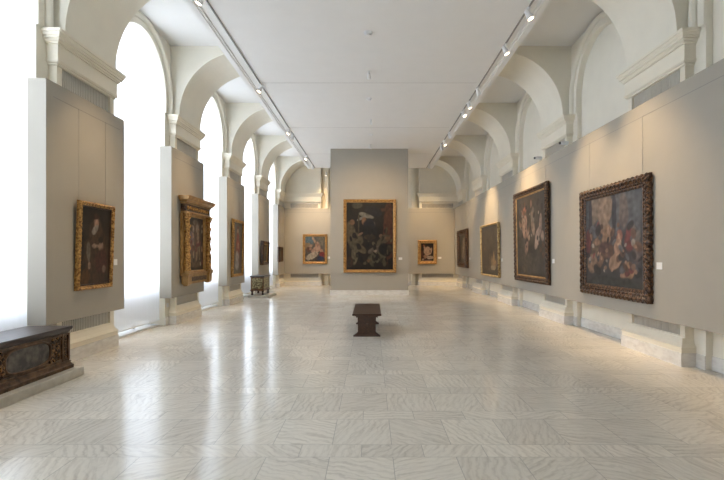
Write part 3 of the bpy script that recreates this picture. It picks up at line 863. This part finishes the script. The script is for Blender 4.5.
# ------------------------------------------------------------------ wall labels
def wall_label(loc, rz, w, h, text):
    o = MB().box(-w/2, w/2, -.008, 0, -h/2, h/2).build('wall_label', M['card'])
    o.location = loc; o.rotation_euler = (0, 0, rz); tag(o, text, 'label', 'white wall labels')
wall_label((-4.66, 8.02, 1.53), LR, .10, .11, 'small white label beside the woman and child portrait')
wall_label((4.50, 6.86, 1.49), RR, .13, .11, 'small white label beside the largest carved-frame painting')
wall_label((4.50, 10.85, 1.51), RR, .13, .11, 'small white label to the right of the struggling figures painting')
wall_label((4.50, 15.12, 1.49), RR, .13, .11, 'small white label to the right of the scalloped gilt frame')
wall_label((4.50, 20.02, 1.50), RR, .13, .11, 'small white label next to the last painting on the right wall')
wall_label((1.22, PY, 1.51), 0, .15, .10, 'small white label on the partition right of the large dark painting')
wall_label((3.68, 23.58, 1.51), 0, .18, .10, 'white label on the far wall right of the nude painting')
wall_label((-2.262, 23.58, 1.52), 0, .12, .12, 'white label on the far wall just left of the partition')

# electrical outlet on the wall beside the second pier
o = MB().box(0, .012, -.05, .05, -.05, .05).build('wall_socket', M['white'], bevel=.004); o.location = (-WX, 10.44, .47)
tag(o, 'white square socket low on the wall beside the altarpiece pier', 'socket')

# ------------------------------------------------------------------ bench
b = empty('bench', (-.085, 9.79, 0)); tag(b, 'dark brown wooden trestle bench alone in the middle of the marble floor', 'bench')
m = MB().box(-.292, .292, -.955, .955, .435, .475); m.build('seat', M['bench'], b, bevel=.006)
for yy in (-.80, .80):
    t = MB()
    # shaped trestle board: narrow waist, flared top
    pr = [(-.235,.435),(.235,.435),(.235,.415),(.19,.395),(.182,.30),(.182,.10),(.20,.075),(.265,.03),(.265,0),(-.265,0),(-.265,.03),(-.20,.075),(-.182,.10),(-.182,.30),(-.19,.395),(-.235,.415)]
    t.loft([[(x, yy-.03, z) for x, z in pr], [(x, yy+.03, z) for x, z in pr]])
    t.build('trestle', M['bench'], b)
    MB().box(-.275, .275, yy-.05, yy+.05, 0, .03).build('foot', M['bench'], b, bevel=.004)
MB().box(-.025, .025, -.86, .86, .20, .26).build('stretcher', M['bench'], b, bevel=.004)
for sx in (-1, 1):
    MB().box(sx*.21 - .012, sx*.21 + .012, -.77, .77, .375, .435).build('apron', M['bench'], b)

# ------------------------------------------------------------------ big carved chest on a stone slab
o = MB().box(-4.82, -3.99, 3.9, 6.12, 0, .115).build('stone_plinth', M['slab'], bevel=.008)
tag(o, 'long low grey stone plinth under the carved chest', 'plinth')
ch = empty('carved_chest', (-4.41, 5.33, .115)); tag(ch, 'long dark walnut chest with carved front and painted oval, in the left foreground', 'chest')
L2, X0, X1 = .72, -.29, .29
MB().box(X0+.03, X1-.035, -L2+.02, L2-.015, .10, .50).build('body', M['cassone'], ch)
MB().levels(X0+.02, X1-.02, -L2+.02, L2-.02, [(.0, .04), (.045, .042), (.055, .028), (.085, .012), (.09, .022), (.105, .012), (.115, -.01)]).build('base_moulding', M['cassone'], ch)
MB().levels(X0+.01, X1-.01, -L2+.01, L2-.01, [(.485, -.02), (.50, -.005), (.515, .0), (.525, .008), (.54, .02), (.57, .022), (.572, .018)]).build('lid', M['chesttop'], ch)
# applied front frame and relief
f = MB()
for z0, z1 in ((.115, .145), (.455, .485)): f.box(X1-.035, X1-.015, -L2+.03, L2-.03, z0, z1)
for y0, y1 in ((-L2+.03, -L2+.06), (-L2+.155, -L2+.18), (L2-.16, L2-.13), (L2-.045, L2-.015)): f.box(X1-.035, X1-.008, y0, y1, .115, .485)
f.build('front_frame', M['cassone'], ch)
def oval_ring(a, b_, w, dep, n=40, x=X1-.035, p=3.2):
    m = MB(); R = []
    for i in range(n):
        t = 2*pi*i/n; ct, st = cos(t), sin(t)
        sx = math.copysign(abs(ct)**(2/p), ct); sz = math.copysign(abs(st)**(2/p), st)
        ring = []
        for q in range(7):
            an = pi*q/6
            rr = 1 - cos(an)*.5*w/ a
            ring.append((x + dep*sin(an), sx*(a - w/2 - cos(an)*w/2), .30 + sz*(b_ - w/2 - cos(an)*w/2)))
        R.append(ring)
    k = 7; vs = [p_ for r in R for p_ in r]; fs = []
    for i in range(n):
        j_ = (i+1) % n
        for q in range(k-1): fs.append((i*k+q, j_*k+q, j_*k+q+1, i*k+q+1))
    return m.add(vs, fs)
ov = MB(); pts = []
for i in range(48):
    t = 2*pi*i/48; ct, st = cos(t), sin(t)
    pts.append((math.copysign(abs(ct)**(2/3.2), ct)*.335, math.copysign(abs(st)**(2/3.2), st)*.145))
ov.loft([[(X1-.035, y, .30+z) for y, z in pts], [(X1-.022, y, .30+z) for y, z in pts], [(X1-.018, y*.95, .30+z*.9) for y, z in pts]])
ov.build('painted_oval', M['oval'], ch)
oval_ring(.375, .165, .035, .03).build('oval_moulding', M['cassone'], ch)
rnd = random.Random(4)
for sy in (-1, 1):
    cv = MB()
    for i in range(46):
        y = sy*rnd.uniform(.36, .53); z = rnd.uniform(.15, .45)
        if (abs(y)/.37)**3 + (abs(z-.3)/.165)**3 < 1: continue
        cv.ball((X1-.03, y, z), .022, rnd.uniform(.014, .032), rnd.uniform(.014, .035), 8, 5)
    # scrolling stem
    for i in range(22):
        a = i*.32; cv.ball((X1-.026, sy*(.465+.045*cos(a)), .19+.0105*i + .03*sin(a)), .02, .014, .014, 7, 5)
    cv.build('relief_carving', M['carving'], ch); cv = MB()
    for i in range(14):
        z = .145 + i*.0235
        cv.ball((X1-.03, sy*(L2-.09), z), .022, .034 - .01*(i % 2), .012, 8, 5)
    cv.build('pilaster_beading', M['carving'], ch)
# end panel mouldings
for z0 in (.14, .43): MB().box(X0+.06, X1-.07, L2-.02, L2-.008, z0, z0+.03).build('end_moulding', M['cassone'], ch)

# ------------------------------------------------------------------ small inlaid chest on legs
o = MB().box(-4.72, -3.93, 16.9, 18.2, 0, .10).build('stone_plinth', M['slab'], bevel=.006)
tag(o, 'square low grey stone plinth under the small chest on legs', 'plinth')
ch = empty('inlaid_chest', (-4.41, 17.55, .10)); tag(ch, 'small wooden chest on turned legs with pale leafy inlaid panels, by the fourth window', 'chest')
hx, hy_ = .255, .52
MB().box(-hx+.01, hx-.01, -hy_+.01, hy_-.01, .20, .70).build('body', M['chestwood'], ch)
MB().levels(-hx, hx, -hy_, hy_, [(.17, .0), (.18, .015), (.205, .015), (.21, .0)]).build('base_moulding', M['chestwood'], ch)
MB().levels(-hx, hx, -hy_, hy_, [(.69, .0), (.70, .012), (.72, .02), (.74, .02), (.755, .0)]).build('lid', M['chesttop'], ch)
MB().box(-hx+.05, hx-.05, -hy_+.002, -hy_+.012, .25, .66).build('inlaid_panel', M['inlay'], ch)
MB().box(hx-.012, hx-.002, -hy_+.06, hy_-.06, .25, .66).build('inlaid_panel', M['inlay'], ch)
for sx in (-1, 1):
    for sy in (-1, 1):
        MB().lathe(sx*(hx-.05), sy*(hy_-.06), [(0, .03), (.02, .045), (.05, .05), (.08, .035), (.10, .028), (.12, .04), (.15, .05), (.175, .045)], 12).build('leg', M['darkwood'], ch)

# ------------------------------------------------------------------ lighting tracks and spotlights
TZ = CZ - .002
for x, lab in ((-2.84, 'thin dark lighting track along the left edge of the ceiling'), (2.80, 'thin dark lighting track along the right edge of the ceiling')):
    o = MB().box(x-.013, x+.013, REAR + .5, 22.2, TZ-.022, TZ).build('lighting_track', M['rail']); tag(o, lab, 'track')

def spot(loc, target, on=True, power=SPOT_POWER, size=54, label='', scale=1.0, blend=.95):
    """loc = point on the ceiling or track the head hangs from"""
    t = empty('spotlight', loc); tag(t, label, 'spotlight', None)
    L = Vector(loc); c0 = Vector((0, 0, -.12)) * scale
    d = (Vector(target) - (L + c0)).normalized()
    MB().box(-.022, .022, -.05, .05, -.035, 0).build('adapter', M['lampbody'], t)
    MB().cyl((0, 0, -.03), tuple(c0 * .75), .010, n=8).build('stem', M['lampbody'], t)
    a = c0 - d * .085 * scale; e_ = c0 + d * .085 * scale
    hd = MB()
    u = d.orthogonal().normalized(); w = d.cross(u); R = []
    for q, r in ((-.10, .028), (-.085, .042), (.0, .045), (.02, .055), (.085, .060), (.085, .050), (.07, .048)):
        R.append([c0 + d*q*scale + (u*cos(2*pi*i/16) + w*sin(2*pi*i/16))*r*scale for i in range(16)])
    hd.loft(R, cap=False); hd.add(R[0], [tuple(range(16))])
    hd.build('head', M['lampbody'], t)
    ln = MB(); ln.add([c0 + d*.0855*scale + (u*cos(2*pi*i/16) + w*sin(2*pi*i/16))*.050*scale for i in range(16)], [tuple(range(16))])
    ln.build('lens', M['lamp'] if on else M['lampoff'], t)
    if on:
        ld = bpy.data.lights.new('lamp_beam', 'SPOT'); ld.energy = power; ld.color = TUNGSTEN
        ld.spot_size = radians(size); ld.spot_blend = blend; ld.shadow_soft_size = .04
        lo = bpy.data.objects.new('lamp_beam', ld); col.objects.link(lo); lo.parent = t
        lo.location = c0 + d * .12 * scale
        lo.rotation_euler = d.to_track_quat('-Z', 'Y').to_euler()
    return t

xl, xr_ = -2.84, 2.80
tz = TZ - .022
left = [(3.4, (-4.6, 3.4, 1.9), True, 'added fill spotlight at the unseen near end of the left track'),  # out-of-view head added as extra fill on the left wall
        (7.33, (-4.6, 7.31, 2.1), True, 'lit white spotlight on the left track above the woman and child portrait'),
        (11.3, (-4.6, 10.6, 2.3), True, 'lit white spotlight on the left track above the altarpiece'),
        (15.26, (-4.6, 14.0, 2.3), True, 'lit white spotlight on the left track above the red-robed portrait'),
        (15.9, (-4.6, 17.4, 1.0), False, 'unlit white spotlight on the left track, right behind a lit one'),
        (19.3, (-4.6, 17.8, 2.0), True, 'lit white spotlight on the left track above the small dark portrait'),
        (21.4, (-3.0, 23.6, 2.2), True, 'last spotlight on the left track, aimed at the far wall')]
for y, tg, on, lab in left: spot((xl, y, tz), tg, on, label=lab, power=SPOT_POWER * (1.3 if y > 20 else .6), size=80 if y > 20 else 54)
right = [(3.4, (4.5, 3.4, 1.9), True, 'added fill spotlight at the unseen near end of the right track'),  # extra fill head added out of view, aimed at the right wall
         (7.82, (4.5, 7.0, 2.1), True, 'nearest lit white spotlight on the right track, large against the ceiling edge'),
         (9.17, (4.5, 8.8, 2.1), True, 'second lit white spotlight on the right track'),
         (11.5, (4.5, 13.0, 2.4), False, 'unlit white spotlight on the right track, third from the front'),
         (12.55, (4.5, 12.9, 2.5), True, 'spotlight on the right track above the struggling figures painting'),
         (13.3, (4.5, 11.6, 2.3), True, 'lit white spotlight on the right track behind two dimmer ones'),
         (15.7, (4.5, 17.0, 2.0), True, 'spotlight on the right track above the near end of the scalloped frame'),
         (16.8, (4.5, 16.2, 2.2), True, 'lit middle spotlight of a close trio on the right track'),
         (17.5, (4.5, 21.2, 2.2), True, 'farthest spotlight of the close trio on the right track'),
         (21.2, (3.0, 23.6, 2.0), True, 'last spotlight on the right track, aimed at the far wall')]
for y, tg, on, lab in right: spot((xr_, y, tz), tg, on, label=lab, power=SPOT_POWER * (1.0 if y > 20 else 1.15), size=80 if y > 20 else 54)
# on the ceiling's centre line
spot((-.05, 10.6, CZ), (0, 18.2, 2.2), False, label='small white ceiling spotlight on the centre line, nearest of three', scale=.8)
spot((0, 14.3, CZ), (0, 18.25, 2.4), True, label='small white ceiling spotlight on the centre line, middle of three', scale=.8, power=SPOT_POWER*1.0, size=84, blend=1.0)
spot((-.03, 17.6, CZ), (0, 18.25, 3.5), False, label='small white ceiling spotlight touching the top of the partition', scale=.8)
t = spot((-2.42, 23.72, 6.12), (-3.0, 23.7, 2.2), True, label='lit white spotlight in the recess left of the partition, below the ceiling end', scale=.9, power=SPOT_POWER*.35)
MB().box(-.02, .02, -.05, .40, -.02, .02).build('bracket', M['lampbody'], t)
# smoke detectors
for x, y, lab in ((-.06, 8.72, 'nearest round white smoke detector on the ceiling'), (-.05, 12.4, 'middle round white smoke detector on the ceiling'), (0, 16.06, 'farthest round white smoke detector on the ceiling')):
    d = empty('smoke_detector', (x, y, CZ)); tag(d, lab, 'smoke detector', 'smoke detectors on the ceiling')
    MB().lathe(0, 0, [(-.022, .085), (0, .088)], 24).build('base', M['lampbody'], d)
    MB().lathe(0, 0, [(-.062, .03), (-.058, .048), (-.03, .06), (-.022, .06)], 24).build('sensor', M['lampbody'], d)

# ------------------------------------------------------------------ security cameras on the right panel
for y, lab in ((10.35, 'nearer white security camera under the second right cornice'), (11.95, 'farther small security camera with dark lens on the right panel top')):
    t = empty('security_camera', (4.60, y, 4.17)); tag(t, lab, 'security camera', 'security cameras over the right panel')
    MB().cyl((0, 0, 0), (0, 0, .10), .012, n=8).build('stand', M['lampbody'], t)
    MB().box(-.14, .04, -.035, .035, .09, .16).build('body', M['lampbody'], t, bevel=.008)
    MB().cyl((-.14, 0, .125), (-.17, 0, .12), .028, n=12).build('lens', M['dark'], t)
